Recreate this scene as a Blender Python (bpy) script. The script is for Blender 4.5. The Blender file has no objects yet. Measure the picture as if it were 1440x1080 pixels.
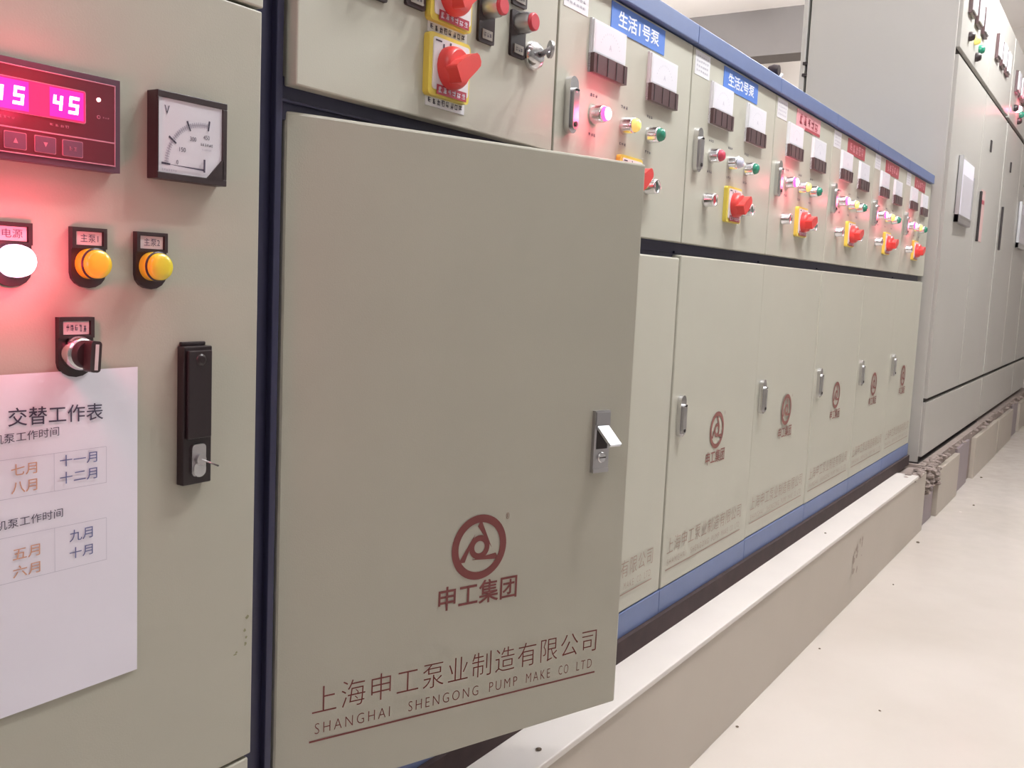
import bpy, math, random
from mathutils import Vector, Matrix
random.seed(4)
PI = math.pi
COL = bpy.context.scene.collection

# ------------------------------------------------------------------ camera
EYE = Vector((0.0, -0.77, 0.98))
yaw, pit, rol = math.radians(32.80849), math.radians(-6.274055), math.radians(2.57784)
F = Vector((math.cos(yaw)*math.cos(pit), math.sin(yaw)*math.cos(pit), math.sin(pit)))
R0 = Vector((math.sin(yaw), -math.cos(yaw), 0)); U0 = R0.cross(F)
RT = R0*math.cos(rol) + U0*math.sin(rol); UP = -R0*math.sin(rol) + U0*math.cos(rol)
cd = bpy.data.cameras.new('camera'); cam = bpy.data.objects.new('camera', cd); COL.objects.link(cam)
M = Matrix((RT, UP, -F)).transposed().to_4x4(); M.translation = EYE
cam.matrix_world = M
cd.sensor_fit = 'HORIZONTAL'; cd.sensor_width = 36.0; cd.lens = 36.0*1350.99/1440.0
cd.clip_start = 0.02; cd.clip_end = 60
sc = bpy.context.scene
sc.camera = cam
# ------------------------------------------------------------------ light and exposure
sc.view_settings.view_transform = 'Standard'; sc.view_settings.look = 'None'
sc.view_settings.gamma = 1.0; sc.view_settings.use_curve_mapping = False
sc.view_settings.exposure = 0.30
w = bpy.data.worlds.new('world'); sc.world = w; w.use_nodes = True
w.node_tree.nodes['Background'].inputs[0].default_value = (0.9, 0.92, 1.0, 1)
w.node_tree.nodes['Background'].inputs[1].default_value = 0.3
LAMP_COL = (0.97, 0.99, 1.0)
# (x, y, z, length, watts) of the fluorescent battens; last two added to brighten ceiling and end wall
BATTENS = [(-1.4, -0.8, 3.0, 1.2, 20), (1.9, -0.58, 2.72, 1.2, 92), (5.05, -0.60, 2.95, 1.2, 92), (5.2, 2.0, 3.0, 1.2, 215), (8.45, 1.6, 3.0, 0.7, 9)]
for i, (x, y, z, L, W) in enumerate(BATTENS):
    for k in range(3):                       # bare tubes shine all round: three bulbs strung along each fitting
        ld = bpy.data.lights.new('batten_light', 'POINT'); ld.energy = W/3; ld.color = LAMP_COL; ld.shadow_soft_size = 0.05
        lo = bpy.data.objects.new('batten_light', ld); lo.location = (x+(k-1)*L*.36, y, z-0.10); COL.objects.link(lo)

# ------------------------------------------------------------------ materials
def mat(name, col, rough=0.5, metal=0.0, emit=None, estr=0.0, noise=0.0, nscale=40, bump=0.0, bscale=600, spec=0.5, coat=0.0):
    m = bpy.data.materials.new(name); m.use_nodes = True
    nt = m.node_tree; b = nt.nodes['Principled BSDF']
    b.inputs['Base Color'].default_value = (*col, 1); b.inputs['Roughness'].default_value = rough
    b.inputs['Metallic'].default_value = metal; b.inputs['Specular IOR Level'].default_value = spec
    b.inputs['Coat Weight'].default_value = coat
    if emit:
        b.inputs['Emission Color'].default_value = (*emit, 1); b.inputs['Emission Strength'].default_value = estr
    tc = nt.nodes.new('ShaderNodeTexCoord')
    if noise:
        n = nt.nodes.new('ShaderNodeTexNoise'); n.inputs['Scale'].default_value = nscale; n.inputs['Detail'].default_value = 4
        mx = nt.nodes.new('ShaderNodeMix'); mx.data_type = 'RGBA'
        mx.inputs[6].default_value = (*[c*(1-noise) for c in col], 1)
        mx.inputs[7].default_value = (*[min(1, c*(1+noise)) for c in col], 1)
        nt.links.new(tc.outputs['Object'], n.inputs['Vector']); nt.links.new(n.outputs[0], mx.inputs[0])
        nt.links.new(mx.outputs[2], b.inputs['Base Color'])
    if bump:
        n2 = nt.nodes.new('ShaderNodeTexNoise'); n2.inputs['Scale'].default_value = bscale; n2.inputs['Detail'].default_value = 3
        bp = nt.nodes.new('ShaderNodeBump'); bp.inputs['Strength'].default_value = bump; bp.inputs['Distance'].default_value = 0.001
        nt.links.new(tc.outputs['Object'], n2.inputs['Vector']); nt.links.new(n2.outputs[0], bp.inputs['Height'])
        nt.links.new(bp.outputs[0], b.inputs['Normal'])
    return m
CREAM = (0.50, 0.482, 0.405)
m_cream = mat('cream powder coat', CREAM, 0.48, noise=0.035, nscale=9, bump=0.12, bscale=500)
m_creamd = mat('cream powder coat shaded', (0.44, 0.418, 0.345), 0.5, noise=0.05, nscale=7, bump=0.12, bscale=500)  # same cream, with the doors' weaker light darkened into the colour
m_tall = mat('warm grey powder coat', (0.46, 0.437, 0.402), 0.35, noise=0.03, nscale=5, bump=0.1, bscale=400)
m_blue = mat('blue frame enamel', (0.12, 0.165, 0.33), 0.42, noise=0.08, nscale=20)
m_navy = mat('navy frame enamel', (0.024, 0.023, 0.060), 0.45, noise=0.15, nscale=14)
m_dark = mat('dark interior', (0.03, 0.022, 0.022), 0.7)
m_seam = mat('rubber seal', (0.05, 0.038, 0.035), 0.8)
m_black = mat('black plastic', (0.035, 0.022, 0.024), 0.38)
m_blackg = mat('black handle plastic', (0.022, 0.014, 0.016), 0.28)
m_brown = mat('smoked brown cover', (0.10, 0.055, 0.058), 0.3)
m_purple = mat('purple black housing', (0.09, 0.045, 0.07), 0.4)
m_purple2 = mat('display mask', (0.11, 0.016, 0.03), 0.3)
m_line = mat('pale outline print', (0.45, 0.2, 0.27), 0.5)
m_btn = mat('membrane button', (0.13, 0.06, 0.10), 0.45)
m_chrome = mat('chrome', (0.72, 0.71, 0.72), 0.18, 1.0)
m_flap = mat('brushed flap', (0.60, 0.62, 0.66), 0.42, 0.9)
m_steel = mat('satin zinc', (0.5, 0.49, 0.5), 0.34, 1.0)
m_white = mat('white plastic', (0.80, 0.79, 0.82), 0.35)
m_dial = mat('white dial card', (0.76, 0.74, 0.80), 0.55)
m_paper = mat('white paper', (0.80, 0.76, 0.84), 0.75, noise=0.02, nscale=12)
m_tag = mat('tag insert', (0.60, 0.52, 0.52), 0.6)
m_taggrey = mat('grey tag insert', (0.35, 0.31, 0.27), 0.6)
m_ink = mat('black ink', (0.06, 0.05, 0.09), 0.7)
m_inkblue = mat('blue ink', (0.13, 0.14, 0.30), 0.7)
m_inkorg = mat('orange ink', (0.62, 0.33, 0.22), 0.7)
m_inkgrey = mat('faint ruled line', (0.52, 0.49, 0.58), 0.7)
m_maroon = mat('maroon screen print', (0.19, 0.045, 0.042), 0.55)
m_maroon2 = mat('thin brown screen print', (0.25, 0.12, 0.09), 0.55)
m_maroon3 = mat('worn maroon print', (0.26, 0.095, 0.08), 0.55)
m_faint = mat('pale worn screen print', (0.34, 0.22, 0.175), 0.55)
m_sign = mat('blue sign', (0.08, 0.20, 0.62), 0.4)
m_signred = mat('red sign', (0.42, 0.05, 0.07), 0.4)
m_signpink = mat('faded pink sign', (0.80, 0.36, 0.40), 0.4)
m_whiteink = mat('white lettering', (0.82, 0.84, 0.92), 0.5)
m_yel = mat('yellow plate', (0.78, 0.62, 0.10), 0.4)
m_red = mat('red handle plastic', (0.74, 0.06, 0.055), 0.35)
m_redd = mat('red strip', (0.45, 0.05, 0.08), 0.4)
m_redbtn = mat('red button cap', (0.62, 0.06, 0.08), 0.3)
m_redbtn2 = mat('dull red lens', (0.60, 0.07, 0.12), 0.2)
m_green = mat('green lens', (0.03, 0.25, 0.16), 0.2)
m_greend = mat('dark green button', (0.09, 0.13, 0.11), 0.3)
m_wlens = mat('clear lens', (0.62, 0.62, 0.75), 0.15)
m_ylens = mat('yellow lens unlit', (0.85, 0.55, 0.03), 0.22, coat=0.4)
m_ylens2 = mat('lemon lens unlit', (0.78, 0.62, 0.04), 0.22, coat=0.4)
m_ylensr = mat('yellow lens in row', (0.90, 0.84, 0.25), 0.2, emit=(1, 0.85, 0.2), estr=0.25)
m_litrim = mat('lit red lens rim', (0.8, 0.05, 0.2), 0.3, emit=(1.0, 0.10, 0.38), estr=1.6)
m_lit = mat('lit red lens core', (1, 0.6, 0.7), 0.3, emit=(1.0, 0.80, 0.92), estr=3.0)
m_litrim2 = mat('lit lamp barrel', (1, 0.4, 0.6), 0.3, emit=(1.0, 0.55, 0.75), estr=1.9)
m_digit = mat('lit digit', (1, 0.6, 0.8), 0.3, emit=(1.0, 0.74, 0.97), estr=3.0)
m_led = mat('lit led', (1, 0.6, 0.6), 0.3, emit=(1.0, 0.62, 0.6), estr=3.0)
m_pink = mat('pink notice paper', (0.62, 0.42, 0.40), 0.7)
m_wallp = mat('painted plaster', (0.60, 0.55, 0.51), 0.8, noise=0.04, nscale=2, bump=0.2, bscale=60)
m_wallg = mat('grey painted wall', (0.27, 0.265, 0.26), 0.8, noise=0.04, nscale=2)
m_ceil = mat('ceiling plaster', (0.86, 0.82, 0.80), 0.85, noise=0.03, nscale=2)
m_beam = mat('grey beam concrete', (0.145, 0.13, 0.125), 0.85, noise=0.08, nscale=4)
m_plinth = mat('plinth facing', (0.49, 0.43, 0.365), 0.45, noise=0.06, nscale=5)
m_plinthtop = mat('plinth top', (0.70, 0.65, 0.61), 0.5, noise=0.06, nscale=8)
m_plinthp = mat('mauve grey facing', (0.30, 0.245, 0.26), 0.5, noise=0.1, nscale=9)
m_stain = mat('rust splash', (0.37, 0.30, 0.255), 0.7)
m_speck = mat('green brown speck', (0.26, 0.25, 0.15), 0.8)
m_rough = mat('rough concrete', (0.30, 0.24, 0.215), 0.9, noise=0.35, nscale=30, bump=0.8, bscale=90)
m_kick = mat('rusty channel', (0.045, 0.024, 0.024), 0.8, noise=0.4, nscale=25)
m_chip = mat('grit', (0.16, 0.12, 0.09), 0.9)
m_batten = mat('batten body', (0.8, 0.8, 0.8), 0.5)
m_tube = mat('fluorescent tube', (1, 1, 1), 0.5, emit=LAMP_COL, estr=18)

def floor_mat():
    m = mat('polished cream tile', (0.66, 0.61, 0.56), 0.2, spec=0.45)
    nt = m.node_tree; b = nt.nodes['Principled BSDF']
    tc = nt.nodes.new('ShaderNodeTexCoord')
    n = nt.nodes.new('ShaderNodeTexNoise'); n.inputs['Scale'].default_value = 1.6; n.inputs['Detail'].default_value = 7
    r = nt.nodes.new('ShaderNodeValToRGB')
    r.color_ramp.elements[0].position = 0.3; r.color_ramp.elements[0].color = (0.60, 0.54, 0.485, 1)
    r.color_ramp.elements[1].position = 0.65; r.color_ramp.elements[1].color = (0.68, 0.62, 0.57, 1)
    n3 = nt.nodes.new('ShaderNodeTexNoise'); n3.inputs['Scale'].default_value = 14; n3.inputs['Detail'].default_value = 6
    r3 = nt.nodes.new('ShaderNodeMapRange'); r3.inputs[3].default_value = 0.12; r3.inputs[4].default_value = 0.32
    nt.links.new(tc.outputs['Object'], n.inputs['Vector']); nt.links.new(tc.outputs['Object'], n3.inputs['Vector'])
    nt.links.new(n.outputs[0], r.inputs[0]); nt.links.new(r.outputs[0], b.inputs['Base Color'])
    nt.links.new(n3.outputs[0], r3.inputs[0]); nt.links.new(r3.outputs[0], b.inputs['Roughness'])
    return m
m_floor = floor_mat()

def glass_mat():
    m = bpy.data.materials.new('clear cover glass'); m.use_nodes = True; nt = m.node_tree; nt.nodes.clear()
    o = nt.nodes.new('ShaderNodeOutputMaterial'); mx = nt.nodes.new('ShaderNodeMixShader')
    t = nt.nodes.new('ShaderNodeBsdfTransparent'); g = nt.nodes.new('ShaderNodeBsdfGlossy'); g.inputs['Roughness'].default_value = 0.05
    lw = nt.nodes.new('ShaderNodeLayerWeight'); pw = nt.nodes.new('ShaderNodeMath'); pw.operation = 'POWER'; pw.inputs[1].default_value = 4
    nt.links.new(lw.outputs['Facing'], pw.inputs[0])
    fr = nt.nodes.new('ShaderNodeMapRange'); fr.inputs[3].default_value = 0.04; fr.inputs[4].default_value = 0.7; nt.links.new(pw.outputs[0], fr.inputs[0])
    nt.links.new(fr.outputs[0], mx.inputs[0]); nt.links.new(t.outputs[0], mx.inputs[1]); nt.links.new(g.outputs[0], mx.inputs[2])
    nt.links.new(mx.outputs[0], o.inputs[0]); return m
m_glass = glass_mat()

def window_mat():
    # back-lit red display window: brightest around the digit groups inside it
    m = mat('back-lit red window', (0.30, 0.01, 0.04), 0.25)
    nt = m.node_tree; b = nt.nodes['Principled BSDF']
    b.inputs['Emission Color'].default_value = (1.0, 0.03, 0.17, 1); b.inputs['Emission Strength'].default_value = 0.75
    return m
m_window = window_mat()
m_halo = mat('digit glow halo', (0.4, 0.01, 0.2), 0.3, emit=(1.0, 0.02, 0.42), estr=0.85)  # glow around the digits, painted as emissive patches on the window

# ------------------------------------------------------------------ mesh builder
class MB:
    def __init__(s): s.v = []; s.f = []; s.m = []; s.sm = []; s.mats = []
    def mi(s, m):
        if m not in s.mats: s.mats.append(m)
        return s.mats.index(m)
    def add(s, vs, fs, m, smooth=False):
        o = len(s.v); s.v += [tuple(v) for v in vs]; k = s.mi(m)
        for f in fs: s.f.append(tuple(i+o for i in f)); s.m.append(k); s.sm.append(smooth)
        return s
    def box(s, x0, x1, y0, y1, z0, z1, m):
        vs = [(x, y, z) for x in (x0, x1) for y in (y0, y1) for z in (z0, z1)]
        return s.add(vs, [(0, 1, 3, 2), (4, 6, 7, 5), (0, 4, 5, 1), (2, 3, 7, 6), (0, 2, 6, 4), (1, 5, 7, 3)], m)
    def prism(s, poly, y0, y1, m, smooth=False):
        # poly: (x, z) counter-clockwise seen from the front (-y); y0 is the front
        n = len(poly)
        vs = [(x, y0, z) for x, z in poly] + [(x, y1, z) for x, z in poly]
        s.add(vs, [tuple(range(n)), tuple(range(2*n-1, n-1, -1))], m)
        return s.add(vs, [(i, i+n, (i+1) % n+n, (i+1) % n) for i in range(n)], m, smooth)
    def lathe(s, prof, m, n=24, cx=0, cz=0):
        # prof: (radius, y) from the back towards the front, axis along y
        vs = []; fs = []
        for r, y in prof:
            for i in range(n):
                a = 2*PI*i/n; vs.append((cx+r*math.cos(a), y, cz+r*math.sin(a)))
        for j in range(len(prof)-1):
            for i in range(n):
                k = (i+1) % n; fs.append((j*n+i, j*n+k, (j+1)*n+k, (j+1)*n+i))
        s.add(vs, fs, m, True)
        e = (len(prof)-1)*n
        s.add(vs[e:], [tuple(range(n))], m); return s.add(vs[:n], [tuple(range(n-1, -1, -1))], m)
    def tube(s, pts, r, m, n=8):
        vs = []; fs = []; pts = [Vector(p) for p in pts]
        for i, p in enumerate(pts):
            d = (pts[min(i+1, len(pts)-1)]-pts[max(i-1, 0)]).normalized()
            a = d.cross(Vector((0, 0, 1)) if abs(d.z) < .9 else Vector((1, 0, 0))).normalized(); b = d.cross(a)
            for k in range(n):
                t = 2*PI*k/n; vs.append(p+a*r*math.cos(t)+b*r*math.sin(t))
        for i in range(len(pts)-1):
            for k in range(n):
                q = (k+1) % n; fs.append((i*n+k, i*n+q, (i+1)*n+q, (i+1)*n+k))
        fs += [tuple(range(n)), tuple(range(len(vs)-1, len(vs)-n-1, -1))]
        return s.add(vs, fs, m, True)
    def xform(s, M, start=0):
        for i in range(start, len(s.v)): s.v[i] = tuple(M @ Vector(s.v[i]))
        return s
    def mesh(s, name):
        me = bpy.data.meshes.new(name); me.from_pydata(s.v, [], s.f)
        for m in s.mats: me.materials.append(m)
        me.polygons.foreach_set('material_index', s.m); me.polygons.foreach_set('use_smooth', s.sm)
        me.update(); return me

def rrect(x0, x1, z0, z1, r, n=4):
    out = []
    for cx, cz, a0 in ((x1-r, z1-r, 0), (x0+r, z1-r, 90), (x0+r, z0+r, 180), (x1-r, z0+r, 270)):
        for i in range(n+1):
            a = math.radians(a0+90*i/n); out.append((cx+r*math.cos(a), cz+r*math.sin(a)))
    return out

def obj(name, data, parent=None, loc=(0, 0, 0), bevel=0, label=None):
    me = data.mesh(name) if isinstance(data, MB) else data
    o = bpy.data.objects.new(name, me); COL.objects.link(o); o.location = loc
    if parent: o.parent = parent
    if bevel:
        b = o.modifiers.new('bevel', 'BEVEL'); b.width = bevel; b.segments = 2; b.limit_method = 'ANGLE'
    if label: o['label'] = label
    return o
def tag(o, label, cat, group=None):
    o['label'] = label; o['category'] = cat
    if group: o['group'] = group
    return o
def thing(name, label, cat, loc, group=None):
    o = bpy.data.objects.new(name, None); o.empty_display_size = 0.1; COL.objects.link(o); o.location = loc
    return tag(o, label, cat, group)
def struct(name, mb, bevel=0, parent=None):
    o = obj(name, mb, parent, bevel=bevel)
    if not parent: o['kind'] = 'structure'
    return o

# ---- lettering: glyph outlines turned into flat mesh
_glyph = {}
def glyphs(body, offset=0.0, spacing=1.0):
    key = (body, offset, spacing)
    if key not in _glyph:
        c = bpy.data.curves.new('t', 'FONT'); c.body = body; c.size = 1; c.offset = offset; c.space_character = spacing
        c.resolution_u = 3
        o = bpy.data.objects.new('t', c); COL.objects.link(o)
        dg = bpy.context.evaluated_depsgraph_get()
        me = bpy.data.meshes.new_from_object(o.evaluated_get(dg))
        vs = [tuple(v.co) for v in me.vertices]; fs = [tuple(p.vertices) for p in me.polygons]
        bpy.data.objects.remove(o); bpy.data.curves.remove(c); bpy.data.meshes.remove(me)
        _glyph[key] = (vs, fs)
    return _glyph[key]
def write(mb, body, x0, x1, z0, z1, y, m, offset=0.0, spacing=1.0, shear=0.0):
    # fits the words into the rectangle, facing -y
    vs, fs = glyphs(body, offset, spacing)
    if not vs: return
    ax = min(v[0] for v in vs); bx = max(v[0] for v in vs); az = min(v[1] for v in vs); bz = max(v[1] for v in vs)
    sx = (x1-x0)/(bx-ax); sz = (z1-z0)/(bz-az)
    mb.add([(x0+(v[0]-ax)*sx+shear*(v[1]-az)*sz, y, z0+(v[1]-az)*sz) for v in vs], fs, m)
def scribble(mb, x0, x1, z0, z1, y, m, n, rnd):
    # worn print too small to read: a row of short strokes, n marks wide
    wd = (x1-x0)/n; h = z1-z0; t = h*.075
    for i in range(n):
        a = x0+i*wd+wd*.08; b = a+wd*.8
        for k in range(rnd.choice((4, 5, 5))):
            zz = z0+h*rnd.uniform(.0, .9); aa = a+rnd.uniform(0, .25)*wd; bb = b-rnd.uniform(0, .2)*wd
            if bb > aa: mb.add([(aa, y, zz), (bb, y, zz), (bb, y, zz+t), (aa, y, zz+t)], [(0, 1, 2, 3)], m)
        for k in range(rnd.choice((2, 3))):
            xx = a+(b-a)*rnd.uniform(.1, .8); za = z0+h*rnd.uniform(0, .3); zb_ = z1-h*rnd.uniform(0, .3)
            mb.add([(xx, y, za), (xx+wd*.10, y, za), (xx+wd*.10, y, zb_), (xx, y, zb_)], [(0, 1, 2, 3)], m)

def quad(mb, x0, x1, z0, z1, y, m): mb.add([(x0, y, z0), (x1, y, z0), (x1, y, z1), (x0, y, z1)], [(0, 1, 2, 3)], m)

# ------------------------------------------------------------------ the setting
ZP = 0.264                                       # top of the plinth the cabinets stand on
XL, XR, YN, YF, ZC = -3.0, 9.0, -2.6, 3.2, 3.2
struct('floor', MB().box(XL-.1, XR+.1, YN-.1, YF+.1, -.1, 0, m_floor))
struct('ceiling', MB().box(XL-.1, XR+.1, YN-.1, YF+.1, ZC, ZC+.1, m_ceil))
struct('wall_left', MB().box(XL-.1, XL, YN-.1, YF+.1, 0, ZC, m_wallg))
struct('wall_right', MB().box(XR, XR+.1, YN-.1, YF+.1, 0, ZC, m_wallp))
struct('wall_near', MB().box(XL, XR, YN-.1, YN, 0, ZC, m_wallg))
struct('wall_far', MB().box(XL, XR, YF, YF+.1, 0, ZC, m_wallp))
struct('trim_1', MB().box(7.7, 7.98, .75, YF, 2.84, ZC, m_beam))     # ceiling beam

# plinth: core, light top slab, facing panels (the near run is one long panel, the far run is broken up)
pl = MB(); pl.box(-1.6, 4.36, -.080, .70, 0, ZP-.012, m_rough); pl.box(4.36, XR, -.070, .95, 0, ZP, m_rough)
plinth = struct('plinth', pl)
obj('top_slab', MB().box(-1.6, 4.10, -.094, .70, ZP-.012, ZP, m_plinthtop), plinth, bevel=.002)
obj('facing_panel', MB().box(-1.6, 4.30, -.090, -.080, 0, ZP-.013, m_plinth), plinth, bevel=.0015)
for x0, x1, z1, y0, m in ((4.38, 4.585, .15, -.078, m_plinthp), (4.62, 5.19, .215, -.095, m_plinth), (5.20, 5.60, .235, -.082, m_plinthp),
                          (5.76, 6.75, .225, -.095, m_plinth), (6.80, 7.62, .22, -.095, m_plinth), (7.66, 8.05, .235, -.083, m_plinthp), (8.12, 8.98, .22, -.095, m_plinth)):
    obj('facing_panel', MB().box(x0, x1, y0, y0+.025, 0, z1, m), plinth, bevel=.003)

def blotch(mb, cx, cz, rx, rz, y, m, rnd):
    n = 12; vs = []
    for i in range(n):
        a = 2*PI*i/n; k = rnd.uniform(.6, 1.15); vs.append((cx+rx*k*math.cos(a), y, cz+rz*k*math.sin(a)))
    mb.add(vs, [tuple(range(n))], m)
st = MB(); rs = random.Random(11)
for i in range(16): blotch(st, 3.13+rs.uniform(-.05, .07), .135+rs.uniform(-.05, .06), rs.uniform(.004, .018), rs.uniform(.003, .014), -.0904-.00004*i, m_stain, rs)
so_ = obj('stain', st, plinth, label='brown rust splash'); so_['kind'] = 'stuff'

def lump(mb, c, r, m, rnd, sq=.6):
    n = 7; vs = []
    for j, (rr, zz) in enumerate(((.55, -.5), (1, -.1), (.8, .5), (.3, .85))):
        for i in range(n):
            a = 2*PI*(i+.5*j)/n; k = r*rr*rnd.uniform(.75, 1.2)
            vs.append((c[0]+k*math.cos(a), c[1]+k*math.sin(a), c[2]+r*zz*sq))
    fs = [tuple(range(n-1, -1, -1)), tuple(range(3*n, 4*n))]
    for j in range(3):
        for i in range(n):
            k = (i+1) % n; fs.append((j*n+i, j*n+k, (j+1)*n+k, (j+1)*n+i))
    mb.add(vs, fs, m)
rb = MB(); rnd = random.Random(7)
for i in range(150):                              # broken mortar along the ledge and at the step between the two plinths
    x = rnd.uniform(4.02, 4.75) if i < 60 else rnd.uniform(4.4, 8.9)
    lump(rb, (x, rnd.uniform(-.088, -.052), ZP-rnd.uniform(.0, .02)), rnd.uniform(.006, .02), m_rough, rnd)
for i in range(45):
    lump(rb, (rnd.uniform(4.28, 4.62), -.083, rnd.uniform(.15, .26)), rnd.uniform(.012, .03), m_rough, rnd)
o = obj('mortar_rubble', rb); o['kind'] = 'stuff'; tag(o, 'crumbled grey brown mortar along the ledge under the tall cabinets', 'rubble')

# grit lying about
GL = ['dark grit chip on the floor close to the plinth, facing the second blue sign', 'lone grit chip lying out on the open floor, nearest the camera', 'grit chip on the floor at the step between the two plinths',
      'grit chip on the floor beside the far broken facing panels', 'grit chip against the foot of the plinth, lowest in the photo', 'grit chip on the plinth top below the open door',
      'tiny grit chip on the plinth top under the closed cabinets', 'grit chip on the floor midway along the long plinth panel', 'grit chip on the floor in front of the first short facing panel']
for k, (x, y, z, r) in enumerate(((2.634, -.122, 0, .006), (2.326, -.348, 0, .006), (4.06, -.12, 0, .012), (5.82, -.13, 0, .012), (2.03, -.105, 0, .007), (1.214, -.066, ZP, .008), (2.882, -.05, ZP, .006), (3.4, -.16, 0, .006), (5.0, -.2, 0, .01))):
    mb = MB(); r *= .6; lump(mb, (0, 0, r*.3), r, m_chip, random.Random(k))
    tag(obj('grit_chip', mb, loc=(x, y, z)), GL[k], 'chip')

# ------------------------------------------------------------------ instrument meshes, centred on the origin, panel at y=0, front towards -y
def lamp_body():
    mb = MB(); mb.lathe([(.0150, 0), (.0150, -.004), (.0142, -.006), (.0138, -.018), (.0128, -.021), (.0115, -.021)], m_chrome); return mb.mesh('indicator_lamp')
def lens_mesh(m, rim=None):
    mb = MB()
    mb.lathe([(.0118, -.018), (.0118, -.024), (.0105, -.027)], rim or m, 20)
    mb.lathe([(.0104, -.0262), (.0098, -.0285), (.0070, -.0305), (.0030, -.0313)], m, 20)
    return mb.mesh('lens')
LAMP_BODY = lamp_body()
LENS = {'lit': lens_mesh(m_lit, m_litrim), 'yellow': lens_mesh(m_ylensr), 'green': lens_mesh(m_green), 'red': lens_mesh(m_redbtn2), 'clear': lens_mesh(m_wlens)}
BTN_BODY = MB().lathe([(.0148, 0), (.0148, -.004), (.0138, -.006), (.0135, -.020), (.0125, -.023), (.0110, -.023), (.0108, -.017)], m_chrome).mesh('push_button')
CAP = {'red': MB().lathe([(.0105, -.016), (.0105, -.0195), (.009, -.0205)], m_redbtn, 20).mesh('cap'),
       'green': MB().lathe([(.0105, -.016), (.0105, -.0195), (.009, -.0205)], m_greend, 20).mesh('cap')}

def glow(parent, name, loc, power, col=(1.0, 0.06, 0.16), r=.010):
    ld = bpy.data.lights.new(name, 'POINT'); ld.energy = power; ld.color = col; ld.shadow_soft_size = r
    lo = bpy.data.objects.new(name, ld); lo.location = loc; lo.parent = parent; COL.objects.link(lo); return lo
LENS_NAME = {'lit': 'glowing red lens', 'yellow': 'yellow lens', 'green': 'green lens', 'red': 'unlit red lens', 'clear': 'unlit clear lens'}
def pilot(root, x, z, kind, power=0.0):
    o = obj('indicator_lamp', LAMP_BODY, root, (x, 0, z))
    obj('lens', LENS[kind], o, label=LENS_NAME[kind])
    if power: glow(root, 'lamp_light', (x, -.048, z), power)
    return o
def button(root, x, z, kind):
    o = obj('push_button', BTN_BODY, root, (x, 0, z)); obj('cap', CAP[kind], o, label=kind+' cap'); return o

# ammeter: pale clear cover on top, ribbed brown cover below
def ammeter_meshes(wd):
    h = .084; z0 = -h/2; s = z0+.030
    base = MB(); base.box(-wd/2, wd/2, -.004, 0, z0, z0+h, m_white); base.box(-wd/2+.002, wd/2-.002, -.0075, -.004, s, z0+h-.002, m_white)
    dial = MB(); quad(dial, -wd/2+.006, wd/2-.006, s+.003, z0+h-.006, -.0078, m_dial)
    for i in range(13):
        a = math.radians(150-120*i/12); c = (0, s+.002); r0, r1 = .036, .039
        p = [(c[0]+r*math.cos(a+e), -.0080, c[1]+r*math.sin(a+e)) for r, e in ((r0, .012), (r0, -.012), (r1, -.012), (r1, .012))]
        dial.add(p, [(0, 1, 2, 3)], m_inkgrey)
    write(dial, 'A', -.004, .004, s+.014, s+.023, -.0080, m_inkgrey)
    cov = MB(); cov.box(-wd/2, wd/2, -.0110, 0, z0, s, m_brown)
    for x in (-.40, -.1, .16, .40): cov.box(wd*x-.0012, wd*x+.0012, -.0118, -.0110, z0+.001, s-.001, m_black)
    return base.mesh('ammeter'), dial.mesh('dial'), cov.mesh('cover')
AM = ammeter_meshes(.117)
def ammeter(root, x, z):
    o = obj('ammeter', AM[0], root, (x, 0, z)); obj('dial', AM[1], o, label='white dial'); obj('cover', AM[2], o, label='dark brown ribbed cover')

# pad-lockable rotary switch on a yellow plate
def rotary_meshes():
    pt = MB(); pt.prism(rrect(-.041, .045, -.038, .038, .006), -.009, 0, m_yel)
    fc = MB(); fc.prism(rrect(-.034, .041, -.030, .033, .004), -.0105, -.0088, m_white)
    for x, z in ((-.014, .024), (0, .028), (.014, .024)): quad(fc, x-.0015, x+.0015, z-.003, z+.003, -.0108, m_ink)
    quad(fc, -.031, -.018, .028, .030, -.0108, m_ink)
    quad(fc, -.026, .037, -.0355, -.0235, -.0109, m_redd)
    scribble(fc, -.024, .035, -.0335, -.0255, -.0112, m_whiteink, 6, random.Random(2))
    kb = MB(); kb.lathe([(.0265, -.0107), (.0265, -.019), (.0245, -.025), (.0215, -.0275)], m_red, 24)
    s = len(kb.v)
    pts = [(-.024, -.0115), (-.008, -.0130), (.014, -.0105), (.024, -.0085), (.0275, -.004), (.0275, .004), (.024, .0085), (.014, .0105), (-.008, .0130), (-.024, .0115)]
    kb.prism(pts, -.041, -.022, m_red)
    kb.xform(Matrix.Rotation(math.radians(-33), 4, 'Y'), s)
    return pt.mesh('rotary_switch'), fc.mesh('face_plate'), kb.mesh('knob')
RO = rotary_meshes()
def rotary(root, x, z, turn=0):
    o = obj('rotary_switch', RO[0], root, (x, 0, z)); obj('face_plate', RO[1], o, label='white face plate with red strip')
    k = obj('knob', RO[2], o, label='red lever knob', bevel=.0045); k.rotation_euler.y = math.radians(turn)
    return o

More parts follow.
